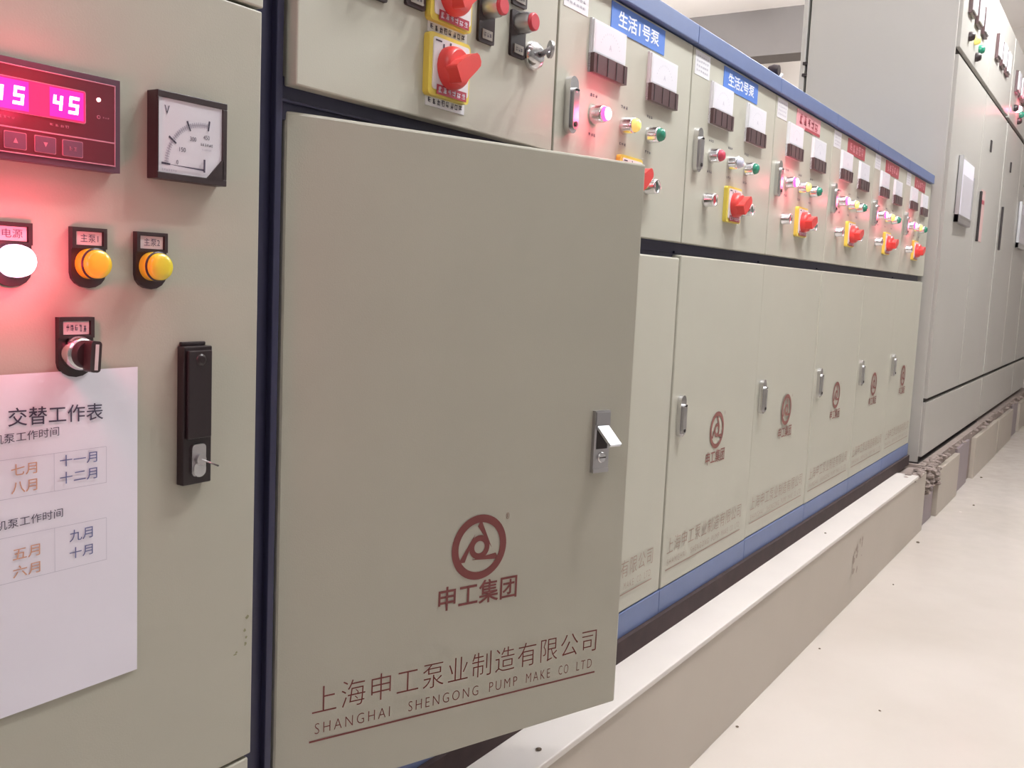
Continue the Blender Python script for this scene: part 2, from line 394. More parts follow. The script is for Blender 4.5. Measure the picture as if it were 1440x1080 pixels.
def pill_lock(h, wd):
    mb = MB(); mb.prism(rrect(-wd/2, wd/2, -h/2, h/2, wd*.48, 6), -.010, 0, m_chrome)
    p = MB(); p.prism(rrect(-wd*.32, wd*.32, -h*.44, h*.30, wd*.30, 6), -.0150, -.0098, m_steel)
    p.prism(rrect(-wd*.22, wd*.22, h*.22, h*.29, wd*.16, 5), -.0160, -.0149, m_chrome)
    p.lathe([(wd*.15, -.0149), (wd*.15, -.0165)], m_dark, 10, 0, -h*.34)
    return mb.mesh('door_lock'), p.mesh('paddle')
LOCK = pill_lock(.086, .026)
def pill(root, x, z):
    o = obj('door_lock', LOCK[0], root, (x, 0, z), bevel=.0015); obj('paddle', LOCK[1], o); return o

# emblem: ring with a three-bladed figure around a small ring, and four characters below it
def emblem(cx, cz, R, y, m, tx, tz, tw, th, m2):
    mb = MB(); n = 48
    def ring(r0, r1):
        vs = []
        for i in range(n):
            a = 2*PI*i/n; vs += [(cx+r0*math.cos(a), y, cz+r0*math.sin(a)), (cx+r1*math.cos(a), y, cz+r1*math.sin(a))]
        mb.add(vs, [(2*i, 2*i+1, (2*i+3) % (2*n), (2*i+2) % (2*n)) for i in range(n)], m)
    ring(R*.76, R); ring(R*.19, R*.37)
    for k in range(3):
        base = [(88, .85), (98, .66), (84, .47), (60, .34), (20, .34), (-8, .46)]
        vs = []
        for a, r in base:
            a = math.radians(a-120*k); vs.append((cx+R*r*math.cos(a), y-.00006, cz+R*r*math.sin(a)))
        mb.add(vs, [(0, 1, 2), (0, 2, 5), (2, 3, 5), (3, 4, 5)], m)
    write(mb, '®', cx+R*.95, cx+R*1.08, cz+R*.75, cz+R*.95, y, m2)
    return mb
def company(mb, x0, x1, zt, h, y, m, skew=0.0):
    s = len(mb.v)
    write(mb, '上海申工泵业制造有限公司', x0, x1, zt-h, zt, y, m, offset=-.012, spacing=1.12)
    write(mb, 'SHANGHAI', x0+.004, x0+(x1-x0)*.235, zt-h*1.72, zt-h*1.33, y, m, offset=-.015, spacing=1.35)
    write(mb, 'SHENGONG', x0+(x1-x0)*.295, x0+(x1-x0)*.535, zt-h*1.72, zt-h*1.33, y, m, offset=-.015, spacing=1.35)
    write(mb, 'PUMP', x0+(x1-x0)*.575, x0+(x1-x0)*.68, zt-h*1.72, zt-h*1.33, y, m, offset=-.015, spacing=1.35)
    write(mb, 'MAKE', x0+(x1-x0)*.715, x0+(x1-x0)*.81, zt-h*1.72, zt-h*1.33, y, m, offset=-.015, spacing=1.35)
    write(mb, 'CO', x0+(x1-x0)*.845, x0+(x1-x0)*.885, zt-h*1.72, zt-h*1.33, y, m, offset=-.015, spacing=1.35)
    write(mb, 'LTD', x0+(x1-x0)*.92, x0+(x1-x0)*.985, zt-h*1.72, zt-h*1.33, y, m, offset=-.015, spacing=1.35)
    quad(mb, x0-.003, x1, zt-h*2.0, zt-h*1.93, y, m)
    if skew:
        for i in range(s, len(mb.v)):
            v = mb.v[i]; mb.v[i] = (v[0], v[1], v[2]+(v[0]-x0)*skew)

# ------------------------------------------------------------------ pump cabinets
W = 0.5099; X0 = 1.2780
ZB0, ZB1, ZD, ZM, ZT, ZTT = 0.306, 0.358, 1.0407, 1.0648, 1.4425, 1.480
DEP = 0.45
def frame_mesh(w, zrail0, zrail1, post=.012):
    mb = MB(); y0 = .022
    mb.box(0, post, y0, DEP, ZB0, ZTT-.02, m_navy); mb.box(w-post, w, y0, DEP, ZB0, ZTT-.02, m_navy)
    mb.box(post, w-post, y0, y0+.03, zrail0-.02, zrail1+.01, m_navy)
    mb.box(post, w-post, y0-.004, y0, zrail0+.004, zrail0+.008, m_navy)
    mb.box(post, w-post, DEP-.01, DEP, ZB0, ZTT-.02, m_creamd)
    mb.box(post, w-post, y0+.004, DEP-.01, ZB1-.012, ZB1-.004, m_creamd)
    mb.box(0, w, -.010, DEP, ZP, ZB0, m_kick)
    return mb
def pump_cabinet(k, label):
    x = X0+k*W; zb = ZP
    root = thing('pump_control_cabinet', label, 'cabinet', (x, 0, zb), 'closed pump cabinets in the row')
    holder = root
    def P(name, mb, bevel=0, label=None, parent=None):
        for i, v in enumerate(mb.v): mb.v[i] = (v[0], v[1], v[2]-zb)
        return obj(name, mb, parent or holder, bevel=bevel, label=label)
    P('frame', frame_mesh(W, ZD, ZM))
    P('base_rail', MB().box(.0008, W-.0008, -.001, .022, ZB0, ZB1-.002, m_blue), .0012, 'blue base rail')
    P('top_trim', MB().box(.0008, W-.0008, -.010, DEP, ZT+.003, ZTT, m_blue), .0015, 'blue top trim')
    P('instrument_panel', MB().box(.0020, W-.0020, 0, .02, ZM, ZT, m_cream), .0015)
    rr = random.Random(k)
    dr = MB().box(.0022, W-.0022, (rr.uniform(-.0015, .001) if k else 0), .02, ZB1, ZD-(0.006 if k == 0 else 0), m_cream)
    door = P('lower_door', dr, .0030)
    em = emblem(.262, .662, .042, -.0022, m_maroon3, 0, 0, 0, 0, m_maroon2)
    write(em, '申工集团', .205, .320, .587, .617, -.0022, m_maroon3, offset=.01)
    P('emblem', em, parent=door)
    cp = MB(); company(cp, .022, .462, .460, .034, -.0022, m_faint); P('company_lettering', cp, parent=door)
    pill_o = pill(door, .043, .715-zb)
    pill(root, .041, 1.250-zb)
    # sign, paper label
    sg = MB(); sm = m_sign if k < 2 else (m_signpink if k == 2 else m_signred)
    sg.box(.165, .376, -.0012, 0, 1.395, 1.4385, sm)
    if k < 2: write(sg, '生活%d号泵' % (k+1), .190, .351, 1.4035, 1.430, -.0015, m_whiteink, offset=.018)
    else:
        scribble(sg, .185, .356, 1.403, 1.430, -.0015, m_signpink if k > 2 else m_redd, 5, random.Random(k))
        if k == 2: quad(sg, .24, .376, 1.395, 1.402, -.0015, m_signred)
    P('name_sign', sg, label=('blue sign with white lettering' if k < 2 else 'faded pink sign' if k == 2 else 'red sign with pale lettering'))
    lb = MB(); lb.box(.012, .088, -.0006, 0, 1.393, 1.4385, m_white)
    for i in range(4): scribble(lb, .018, .080, 1.400+.009*i, 1.4045+.009*i, -.0009, m_inkgrey, 6, rr)
    P('paper_label', lb, label='white paper label')
    ammeter(root, .155, 1.353-zb); ammeter(root, .370, 1.347-zb)
    lit = k in (0, 2, 3, 4, 5)
    pilot(root, .122, 1.249-zb, 'lit' if lit else 'red', .24 if lit else 0)
    pilot(root, .232, 1.248-zb, 'clear' if k == 1 else 'yellow'); pilot(root, .334, 1.247-zb, 'green')
    button(root, .108, 1.158-zb, 'red'); button(root, .335, 1.156-zb, 'green')
    rotary(root, .252, 1.160-zb, 0 if k < 2 else 12)
    cap = MB()
    for xx in (.122, .232, .334):
        scribble(cap, xx-.015, xx+.012, 1.276, 1.282, -.0004, m_ink, 3, rr); scribble(cap, xx-.014, xx+.012, 1.214, 1.220, -.0004, m_ink, 3, rr)
    P('caption_print', cap, label='tiny dark captions above and below the lamps')['kind'] = 'stuff'
    return root
PC_LABELS = ['closed cream pump cabinet with the first blue sign, nearest the open door, red lamp lit',
             'cream pump cabinet with the second blue sign and no lamp lit',
             'cream pump cabinet with the faded pink sign, red lamp lit',
             'cream pump cabinet with red sign, next beyond the faded pink sign',
             'cream pump cabinet with red sign, last but one before the tall grey cabinets',
             'last cream pump cabinet of the row, its side against the tall grey cabinets']
for k in range(6): pump_cabinet(k, PC_LABELS[k])

# ------------------------------------------------------------------ near pump cabinet with its lower door standing open
XB = 0.700; WB = X0-XB; zb = ZP
rootB = thing('open_pump_cabinet', 'cream pump cabinet with its tall lower door standing open and red levers above', 'cabinet', (XB, 0, zb))
def PB_(name, mb, bevel=0, label=None, parent=None, shift=True, **kw):
    for i, v in enumerate(mb.v): mb.v[i] = (v[0]-(XB if shift else 0), v[1], v[2]-zb)
    return obj(name, mb, parent or rootB, bevel=bevel, label=label, **kw)
ZR0, ZR1 = 1.150, 1.1735
fb = MB()
fb.box(XB+.001, .739, .020, DEP, ZB0, ZTT-.02, m_navy); fb.box(X0-.016, X0-.0005, .022, DEP, ZB0, ZTT-.02, m_navy)
fb.box(XB+.030, .7395, .012, .020, ZB0, ZTT-.02, m_navy)
fb.box(.739, X0-.016, .018, .05, ZR0-.012, ZR1+.01, m_navy); fb.box(.739, X0-.016, .012, .018, ZR0+.006, ZR0+.009, m_navy)
fb.box(.739, X0-.016, DEP-.01, DEP, ZB0, ZTT-.02, m_creamd); fb.box(.739, X0-.016, .024, DEP-.01, ZB1-.012, ZB1-.004, m_creamd)
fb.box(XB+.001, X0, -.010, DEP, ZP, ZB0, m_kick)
PB_('frame', fb, .001, 'navy frame')
PB_('base_rail', MB().box(XB+.001, X0-.001, -.001, .022, ZB0, ZB1-.002, m_blue), .0012, 'blue base rail')
PB_('top_trim', MB().box(XB+.001, X0-.001, -.010, DEP, ZT+.003, ZTT, m_blue), .0015, 'blue top trim')
PB_('instrument_panel', MB().box(.747, X0-.003, 0, .024, ZR1, ZT, m_cream), .0018)
mpl = MB(); mpl.box(.78, X0-.04, .33, .335, .42, 1.10, m_creamd); PB_('mounting_plate', mpl)
# gear on the mounting plate inside
for i, (a, b, c, d) in enumerate(((.82, .93, .93, 1.05), (.97, 1.06, .94, 1.04), (1.09, 1.18, .94, 1.04), (.82, .91, .62, .74), (.94, 1.03, .62, .74))):
    g_ = MB(); g_.box(a, b, .26, .33, c, d, m_black); g_.box(a+.01, b-.01, .245, .26, c+.03, d-.03, m_steel); PB_('contactor', g_, .002)
ang = math.radians(20.0); dp = MB()
DW = .543; HZ = (.748, .018)
door = PB_('open_door', MB().box(0, DW, 0, .020, .3555, 1.1485, m_creamd), .0035, 'cream door swung outward', shift=False)
door.location = (HZ[0]-XB, HZ[1], 0); door.rotation_euler.z = -ang
em = emblem(.281, .629, .0435, -.0006, m_maroon, 0, 0, 0, 0, m_maroon2)
write(em, '申工集团', .220, .346, .5515, .5835, -.0006, m_maroon, offset=.012)
PB_('emblem', em, parent=door, shift=False, label='maroon ring emblem with four characters')
cp = MB(); company(cp, .048, .498, .4905, .034, -.0006, m_maroon, skew=-.026); PB_('company_lettering', cp, parent=door, shift=False, label='thin maroon lettering')
lk = MB(); lx = .482; lz0, lz1 = .712, .8005
lk.box(lx-.0145, lx+.0145, -.006, 0, lz0, lz1, m_steel)
lk.box(lx-.0130, lx+.0130, -.0075, -.006, lz1-.020, lz1-.002, m_steel); lk.box(lx-.0105, lx+.0105, -.0064, -.006, lz0+.034, lz1-.022, m_dark)
lk.lathe([(.0078, -.006), (.0078, -.0085), (.0068, -.0095)], m_chrome, 16, lx, lz0+.022); lk.box(lx-.006, lx+.006, -.0098, -.0094, lz0+.0212, lz0+.0228, m_dark)
lk.box(lx-.0145, lx+.0145, -.0072, -.006, lz0, lz0+.006, m_steel)
s = len(lk.v)
lk.box(-.0105, .0105, -.036, 0, -.0022, .0022, m_flap)
lk.xform(Matrix.Translation((lx, -.006, lz1-.023)) @ Matrix.Rotation(math.radians(38), 4, 'X'), s)
PB_('latch_handle', lk, .0008, 'chrome pop-out latch with its lever raised', parent=door, shift=False)
# instruments on the near cabinet
rotary(rootB, 1.000-XB, 1.240-zb); rotary(rootB, 1.000-XB, 1.330-zb)
for z0, y in ((1.1905, 0), (1.2795, 0)):
    st = MB(); st.box(.965, 1.047, -.0008, 0, z0, z0+.0135, m_white); scribble(st, .968, 1.043, z0+.003, z0+.011, -.0011, m_ink, 8, random.Random(3))
    PB_('caption_strip', st, label='white caption strip with small print')
def tagged_button(x, z, above=True):
    # grey collar and red cap on a black holder that hangs below with an insert
    h = MB(); h.prism(rrect(-.0185, .0185, -.046, .016, .003), -.004, 0, m_black); h.lathe([(.0145, -.004), (.0145, -.020), (.0128, -.026)], m_steel)
    o = obj('push_button', h, rootB, (x-XB, 0, z-zb))
    obj('cap', MB().lathe([(.0122, -.0255), (.0122, -.0300), (.0105, -.0312)], m_redbtn, 20), o, label='flat red cap')
    t = MB(); t.box(-.0105, .0125, -.0052, -.004, -.041, -.029, m_taggrey); scribble(t, -.008, .010, -.038, -.032, -.0055, m_ink, 3, random.Random(5)); obj('name_tag', t, o)
tagged_button(1.087, 1.337); tagged_button(1.165, 1.335)
for x, z in ((1.165, 1.404), (1.087, 1.41), (.937, 1.345), (.866, 1.337)): tagged_button(x, z)
ks = MB(); ks.lathe([(.0205, 0), (.0205, -.005), (.0175, -.012), (.0120, -.016), (.0095, -.017)], m_chrome, 28)
ks.box(-.0075, .0075, -.0176, -.016, -.0012, .0012, m_dark)
obj('key_switch', ks, rootB, (1.206-XB, 0, 1.300-zb), label='round chrome key switch')
ky = MB(); ky.box(-.0012, .0012, -.030, .004, -.004, .004, m_steel)
n = 20; vs = []
for i in range(n):
    a = 2*PI*i/n
    for r in (.0050, .0120):
        for e in (-.0018, .0018): vs.append((e, -.038+r*math.cos(a), r*math.sin(a)))
fs = []
for i in range(n):
    j = (i+1) % n; a, b = 4*i, 4*j
    fs += [(a, a+1, b+1, b), (a+2, b+2, b+3, a+3), (a, b, b+2, a+2), (a+1, a+3, b+3, b+1)]
ky.add(vs, fs, m_steel)
kyo = obj('key', ky, loc=(1.206, -.0165, 1.300)); kyo.rotation_euler.z = math.radians(-38)
tag(kyo, 'small metal key standing in the round key switch of the open cabinet', 'key')

# ------------------------------------------------------------------ control cabinet at the left edge
XA = -0.15; zb = ZP
rootA = thing('control_cabinet', 'tall cream control cabinet at the left edge with red digital readout and voltmeter', 'cabinet', (XA, 0, zb))
def PA(name, mb, bevel=0, label=None, parent=None, loc=None, rebase=True):
    if rebase:
        for i, v in enumerate(mb.v): mb.v[i] = (v[0]-XA, v[1], v[2]-zb)
        return obj(name, mb, parent or rootA, bevel=bevel, label=label)
    return obj(name, mb, parent or rootA, loc=(loc[0]-XA, loc[1], loc[2]-zb) if not parent else loc, bevel=bevel, label=label)
PA('body', MB().box(XA, .6985, .020, .60, ZP, 1.86, m_creamd), .002)
PA('front_door', MB().box(XA+.002, .6985, 0, .0195, .4490, 1.2360, m_creamd), .0018)
PA('top_panel', MB().box(XA+.002, .7000, 0, .0195, 1.2392, 1.8600, m_cream), .0018)
PA('bottom_panel', MB().box(XA+.002, .6950, 0, .0195, ZP, .4455, m_cream), .0018)
sp = MB(); rs = random.Random(5)
for x_, z_ in ((.690, .606), (.687, .592), (.689, .584), (.676, .571), (.674, .569), (.688, .577)): blotch(sp, x_, z_, rs.uniform(.0012, .003), rs.uniform(.001, .0028), -.0005, m_speck, rs)
PA('speck', sp, label='small dirt specks')['kind'] = 'stuff'
# digital readout
hs = MB(); x0, x1, z0, z1 = .365, .528, 1.0555, 1.1345
hs.box(x0, x1, -.012, 0, z0, z1, m_purple)
hs.box(x0+.006, x1-.006, -.0128, -.012, z0+.006, z1-.006, m_purple2)
for a, b, c, d in ((x0+.005, x1-.005, z1-.0062, z1-.0052), (x0+.005, x1-.005, z0+.0052, z0+.0062), (x1-.0062, x1-.0052, z0+.0052, z1-.0052), (x0+.0052, x0+.0062, z0+.0052, z1-.0052), (x0+.005, x1-.006, 1.0800, 1.0812)):
    hs.box(a, b, -.0131, -.0127, c, d, m_line)
ro = PA('digital_readout', hs, .0008, 'dark readout with two glowing red numbers')
wn = MB(); wn.prism(rrect(.372, .4945, 1.0925, 1.1195, .002), -.0136, -.0128, m_line); wn.prism(rrect(.3727, .4938, 1.0932, 1.1188, .0018), -.0139, -.0130, m_window)
for a, b in ((.4035, .4445), (.4620, .4920)): quad(wn, a, b, 1.0945, 1.1175, -.01400, m_halo)
PA('window', wn, label='back-lit red window', parent=ro)
SEG = {'a': (0, 1, 1, 1), 'b': (1, .5, 1, 1), 'c': (1, 0, 1, .5), 'd': (0, 0, 1, 0), 'e': (0, 0, 0, .5), 'f': (0, .5, 0, 1), 'g': (0, .5, 1, .5)}
def digit(x, z, w, h, segs, t=.0026):
    dg = MB()
    for s_ in segs:
        a0, b0, a1, b1 = SEG[s_]; ax, az, bx, bz = x+a0*w, z+b0*h, x+a1*w, z+b1*h
        if ax == bx: p = [(ax-t/2, az), (ax+t/2, az), (ax+t/2, bz), (ax-t/2, bz)]
        else: p = [(ax-t/2, az-t/2), (bx+t/2, az-t/2), (bx+t/2, az+t/2), (ax-t/2, az+t/2)]
        dg.add([(q[0]+(q[1]-z)*.10, -.0143, q[1]) for q in p], [(0, 1, 2, 3)], m_digit)
    PA('digit', dg, parent=ro)
digit(.4160, 1.1000, .0058, .0118, 'bcfg'); digit(.4325, 1.1000, .0062, .0118, 'afgcd')
digit(.4655, 1.1000, .0058, .0118, 'bcfg'); digit(.4795, 1.1000, .0062, .0118, 'afgcd')
ld_ = MB(); ld_.lathe([(.0017, -.0128), (.0017, -.0138)], m_led, 12, .5065, 1.1148); PA('lit_led', ld_, parent=ro, label='small lit led')
l2 = MB(); l2.lathe([(.0016, -.0128), (.0016, -.0134)], m_line, 12, .5065, 1.1005); l2.lathe([(.0010, -.0133), (.0010, -.0136)], m_purple2, 12, .5065, 1.1005)
scribble(l2, .510, .517, 1.1000, 1.1015, -.0131, m_line, 3, random.Random(1)); scribble(l2, .420, .434, 1.0868, 1.0890, -.0131, m_line, 4, random.Random(2)); scribble(l2, .462, .480, 1.0868, 1.0890, -.0131, m_line, 4, random.Random(3))
PA('unlit_led', l2, parent=ro)
for i, xx in enumerate((.4335, .4585, .4825)):
    bt = MB(); bt.prism(rrect(xx-.0092, xx+.0092, 1.0640, 1.0775, .001), -.0134, -.0127, m_line); bt.prism(rrect(xx-.0086, xx+.0086, 1.0646, 1.0769, .001), -.0137, -.0130, m_btn)
    if i == 0: bt.add([(xx-.002, -.0139, 1.0688), (xx+.002, -.0139, 1.0688), (xx, -.0139, 1.0730)], [(0, 1, 2)], m_line)
    elif i == 1: bt.add([(xx-.002, -.0139, 1.0727), (xx, -.0139, 1.0688), (xx+.002, -.0139, 1.0727)], [(0, 1, 2)], m_line)
    else: scribble(bt, xx-.004, xx+.004, 1.0690, 1.0725, -.0139, m_line, 2, random.Random(8))
    PA('button', bt, parent=ro)
glow(rootA, 'readout_light', (.440-XA, -.05, 1.106-zb), .22, (1, .03, .13), .02)

# voltmeter
vm = MB(); x0, x1, z0, z1 = .5640, .6430, 1.0560, 1.1345
pm = [(x0, z0), (x1, z0), (x1, z1), (x0, z1)]
vm.prism(pm, -.0130, 0, m_black)
for a, b, c, d in ((x0, x0+.0015, z0+.006, z1-.006), (x1-.0055, x1, z0+.006, z1-.006), (x0, x1, z1-.006, z1), (x0, x1, z0, z0+.006)): vm.box(a, b, -.0150, -.0130, c, d, m_black)
vm.prism([(x1-.024, z0+.005), (x1-.004, z0+.005), (x1-.004, z0+.026)], -.0150, -.0130, m_black)
vo = PA('voltmeter', vm, .0006, 'square black panel voltmeter')
dl = MB(); quad(dl, x0+.0015, x1-.0055, z0+.006, z1-.006, -.0135, m_dial)
pv = (x0+.052, z0+.0125); yv = -.0139
def arcpt(a, r): return (pv[0]+r*math.cos(a), yv, pv[1]+r*math.sin(a))
for i in range(31):
    a = math.radians(178-96*i/30); r0 = .0400; r1 = .0440 if i % 10 else .0470; t = .0006 if i % 10 else .0010
    r0 = .0395 if i % 10 else .0375; e = t/r1
    dl.add([arcpt(a+e, r0), arcpt(a+e, r1), arcpt(a-e, r1), arcpt(a-e, r0)], [(0, 1, 2, 3)], m_inkgrey if i % 10 else m_ink)
N = 24
for i in range(N):
    a = math.radians(178-96*i/N); b = math.radians(178-96*(i+1)/N)
    dl.add([arcpt(a, .0415), arcpt(a, .0420), arcpt(b, .0420), arcpt(b, .0415)], [(0, 1, 2, 3)], m_inkgrey)
write(dl, 'V', x0+.008, x0+.0135, z1-.0205, z1-.0125, yv, m_ink)
for wd_, tt, aa, ww in (('0', .0300, 172, .0022), ('150', .0290, 146, .0070), ('300', .0300, 114, .0070), ('450', .0310, 84, .0070)):
    c_ = arcpt(math.radians(aa), tt); write(dl, wd_, c_[0]-ww/2, c_[0]+ww/2, c_[2]-.0020, c_[2]+.0020, yv, m_ink)
scribble(dl, x0+.048, x0+.063, z0+.0350, z0+.0378, yv, m_ink, 6, random.Random(4)); scribble(dl, x0+.050, x0+.061, z0+.0310, z0+.0326, yv, m_inkgrey, 6, random.Random(5))
scribble(dl, x0+.005, x0+.022, z0+.0075, z0+.0095, yv, m_inkgrey, 7, random.Random(6))
PA('dial', dl, parent=vo, label='white dial with scale from 0 to 450')
nd = MB(); nd.add([(x0+.006, yv-.0012, pv[1]+.0012), (pv[0], yv-.0012, pv[1]-.0009), (pv[0], yv-.0012, pv[1]+.0009)], [(0, 1, 2)], m_ink)
nd.box(pv[0]-.0008, pv[0]+.0008, yv-.0016, yv-.0010, pv[1]-.002, pv[1]+.0100, m_ink); PA('needle', nd, parent=vo)
gl = MB(); quad(gl, x0+.0015, x1-.0055, z0+.006, z1-.006, -.0148, m_glass); PA('glass', gl, parent=vo)

# lamps with name plates
def holder_mesh(ins, h0=-.019, h1=.031, wd=.0165):
    mb = MB(); poly = [(-wd, h1), (-wd, -.008)] + [(-wd*math.cos(a)*1.0, -.008-.013*math.sin(a)) for a in (PI*i/8 for i in range(1, 8))] + [(wd, -.008), (wd, h1)]
    mb.prism(poly, -.004, 0, m_black); mb.box(-wd, wd, -.006, -.004, h1-.003, h1, m_black); mb.box(-wd, -wd+.0035, -.006, -.004, .0155, h1-.003, m_black); mb.box(wd-.0035, wd, -.006, -.004, .0155, h1-.003, m_black); mb.box(-wd, wd, -.006, -.004, .013, .0155, m_black)
    return mb
def left_lamp(x, z, m, rim, words, lab, lit=False):
    o = PA('indicator_lamp', holder_mesh(0), rebase=False, loc=(x, 0, z), label=lab)
    t = MB(); t.box(-.012, .012, -.0046, -.004, .016, .0275, m_tag); write(t, words, -.0085, .0085, .0185, .0255, -.0049, m_ink); obj('name_tag', t, o, label='pale tag with printed characters')
    l = MB(); l.lathe([(.0132, -.004), (.0134, -.010), (.0132, -.0135), (.0124, -.0142)], rim, 32)
    l.lathe([(.0124, -.0138), (.0122, -.0185), (.0112, -.0205), (.0060, -.0213), (.0020, -.0215)], m, 32)
    c = MB(); c.lathe([(.0134, -.0130), (.0139, -.0138), (.0139, -.0146), (.0124, -.0150)], m_black if not lit else rim, 32)
    obj('lens', l, o); 
    if not lit: obj('collar', c, o)
    return o
left_lamp(.4350, .976, m_lit, m_litrim2, '电源', 'lamp glowing red', True)
left_lamp(.5030, .976, m_ylens, m_ylens, '主泵1', 'amber yellow lamp, unlit')
left_lamp(.5660, .976, m_ylens2, m_ylens2, '主泵2', 'lemon yellow lamp, unlit')
glow(rootA, 'lamp_light', (.430-XA, -.052, .976-zb), .42, (1, .045, .13), .014)

# selector knob
o = PA('selector_switch', holder_mesh(0), rebase=False, loc=(.4905, 0, .899), label='black selector switch with chrome ring')
t = MB(); t.box(-.012, .012, -.0046, -.004, .016, .0275, m_tag); scribble(t, -.010, .010, .0185, .0250, -.0049, m_ink, 5, random.Random(9)); obj('name_tag', t, o)
c = MB(); c.lathe([(.0148, -.004), (.0145, -.012), (.0128, -.016), (.0105, -.0165)], m_chrome, 32); obj('ring', c, o, label='chrome ring')
kn = MB(); kn.lathe([(.0122, -.014), (.0120, -.0215), (.0112, -.023)], m_black, 28)
s = len(kn.v); kn.prism(rrect(-.0050, .0050, -.0145, .0122, .003), -.033, -.0225, m_black); quad(kn, -.0012, .0022, -.0125, .0095, -.0333, m_tag)
kn.xform(Matrix.Rotation(math.radians(4), 4, 'Y'), s); obj('knob', kn, o, bevel=.0008)

# long black door handle with a key pin
h = MB(); hx0, hx1, hz0, hz1 = .5980, .6320, .7650, .9010
h.box(hx0, hx1, -.010, 0, hz0, hz1, m_blackg); h.box(hx0+.003, hx1-.003, -.014, -.010, hz0+.046, hz1-.004, m_blackg)
h.box(hx0+.002, hx1-.003, -.004, 0, hz1, hz1+.004, m_blackg)
h.lathe([(.0060, -.0138), (.0055, -.0152), (.0030, -.0162)], m_blackg, 16, .6155, hz1-.013)
ho = PA('door_handle', h, .0012, 'long black swing handle')
lp = MB(); lp.prism(rrect(.6070, .6235, .7735, .8050, .0040), -.0125, -.0098, m_steel); lp.prism(rrect(.6080, .6225, .7725, .7880, .0068), -.0140, -.0124, m_chrome)
lp.lathe([(.0055, -.0124), (.0055, -.0165)], m_steel, 16, .6153, .7900); PA('lock_plate', lp, .0004, 'scratched steel lock plate', parent=ho)
pn = MB(); pn.tube([(.6155, -.016, .790), (.619, -.024, .7878), (.623, -.032, .7850)], .0009, m_steel, 6); PA('key_pin', pn, parent=ho)

# posted timetable
px0, px1, pz0, pz1 = .343, .5535, .5930, .8835
pp = MB(); n = 10
vs = []
for i in range(n+1):
    for j in range(2):
        t_ = i/n; vs.append((px0+(px1-px0)*t_, -.0015-.0010*math.sin(3*t_), (pz0 if j == 0 else pz1)))
pp.add(vs, [(2*i, 2*i+2, 2*i+3, 2*i+1) for i in range(n)], m_paper, False)
for i in range(len(pp.v)): v = pp.v[i]; pp.v[i] = (v[0]-px0, v[1], v[2]-pz0)
sh = tag(obj('timetable_sheet', pp, loc=(px0, 0, pz0)), 'white printed sheet of pump working months taped to the left cabinet', 'paper')
yp = -.0032
def row(mb, *a, **k): write(mb, *a, **k)
tx = MB()
def wr(words, x0, x1, z0, z1, m, off=0.0, skew=0.02):
    s = len(tx.v); write(tx, words, x0-px0, x1-px0, z0-pz0, z1-pz0, yp, m, offset=off)
    for i in range(s, len(tx.v)): v = tx.v[i]; tx.v[i] = (v[0], v[1], v[2]+(v[0]-(x0-px0))*skew)
wr('交替工作表', .4305, .5170, .8405, .8560, m_ink, .004, -.03)
wr('机泵工作时间', .4170, .4750, .8265, .8345, m_ink, 0, .03)
wr('七月', .4325, .4550, .7985, .8085, m_inkorg, .004, .0); wr('八月', .4325, .4550, .7835, .7935, m_inkorg, .004)
wr('十一月', .4755, .5110, .8005, .8105, m_inkblue, .004, .0); wr('十二月', .4755, .5110, .7850, .7955, m_inkblue, .004)
wr('机泵工作时间', .4190, .4780, .7545, .7625, m_ink, 0, .03)
wr('五月', .4330, .4570, .7265, .7365, m_inkorg, .004); wr('六月', .4330, .4570, .7115, .7215, m_inkorg, .004)
wr('九月', .4840, .5065, .7320, .7425, m_inkblue, .004); wr('十月', .4840, .5065, .7165, .7265, m_inkblue, .004)
for zt, zb_ in ((.8130, .7800), (.7475, .7085)):
    for z in (zt, zb_): quad(tx, .355-px0, .5200-px0, z-pz0, z+.0004-pz0, yp, m_inkgrey)
    for x in (.4700, .5200): quad(tx, x-px0, x+.0004-px0, zb_-pz0, zt-pz0, yp, m_inkgrey)
obj('printed_table', tx, sh)

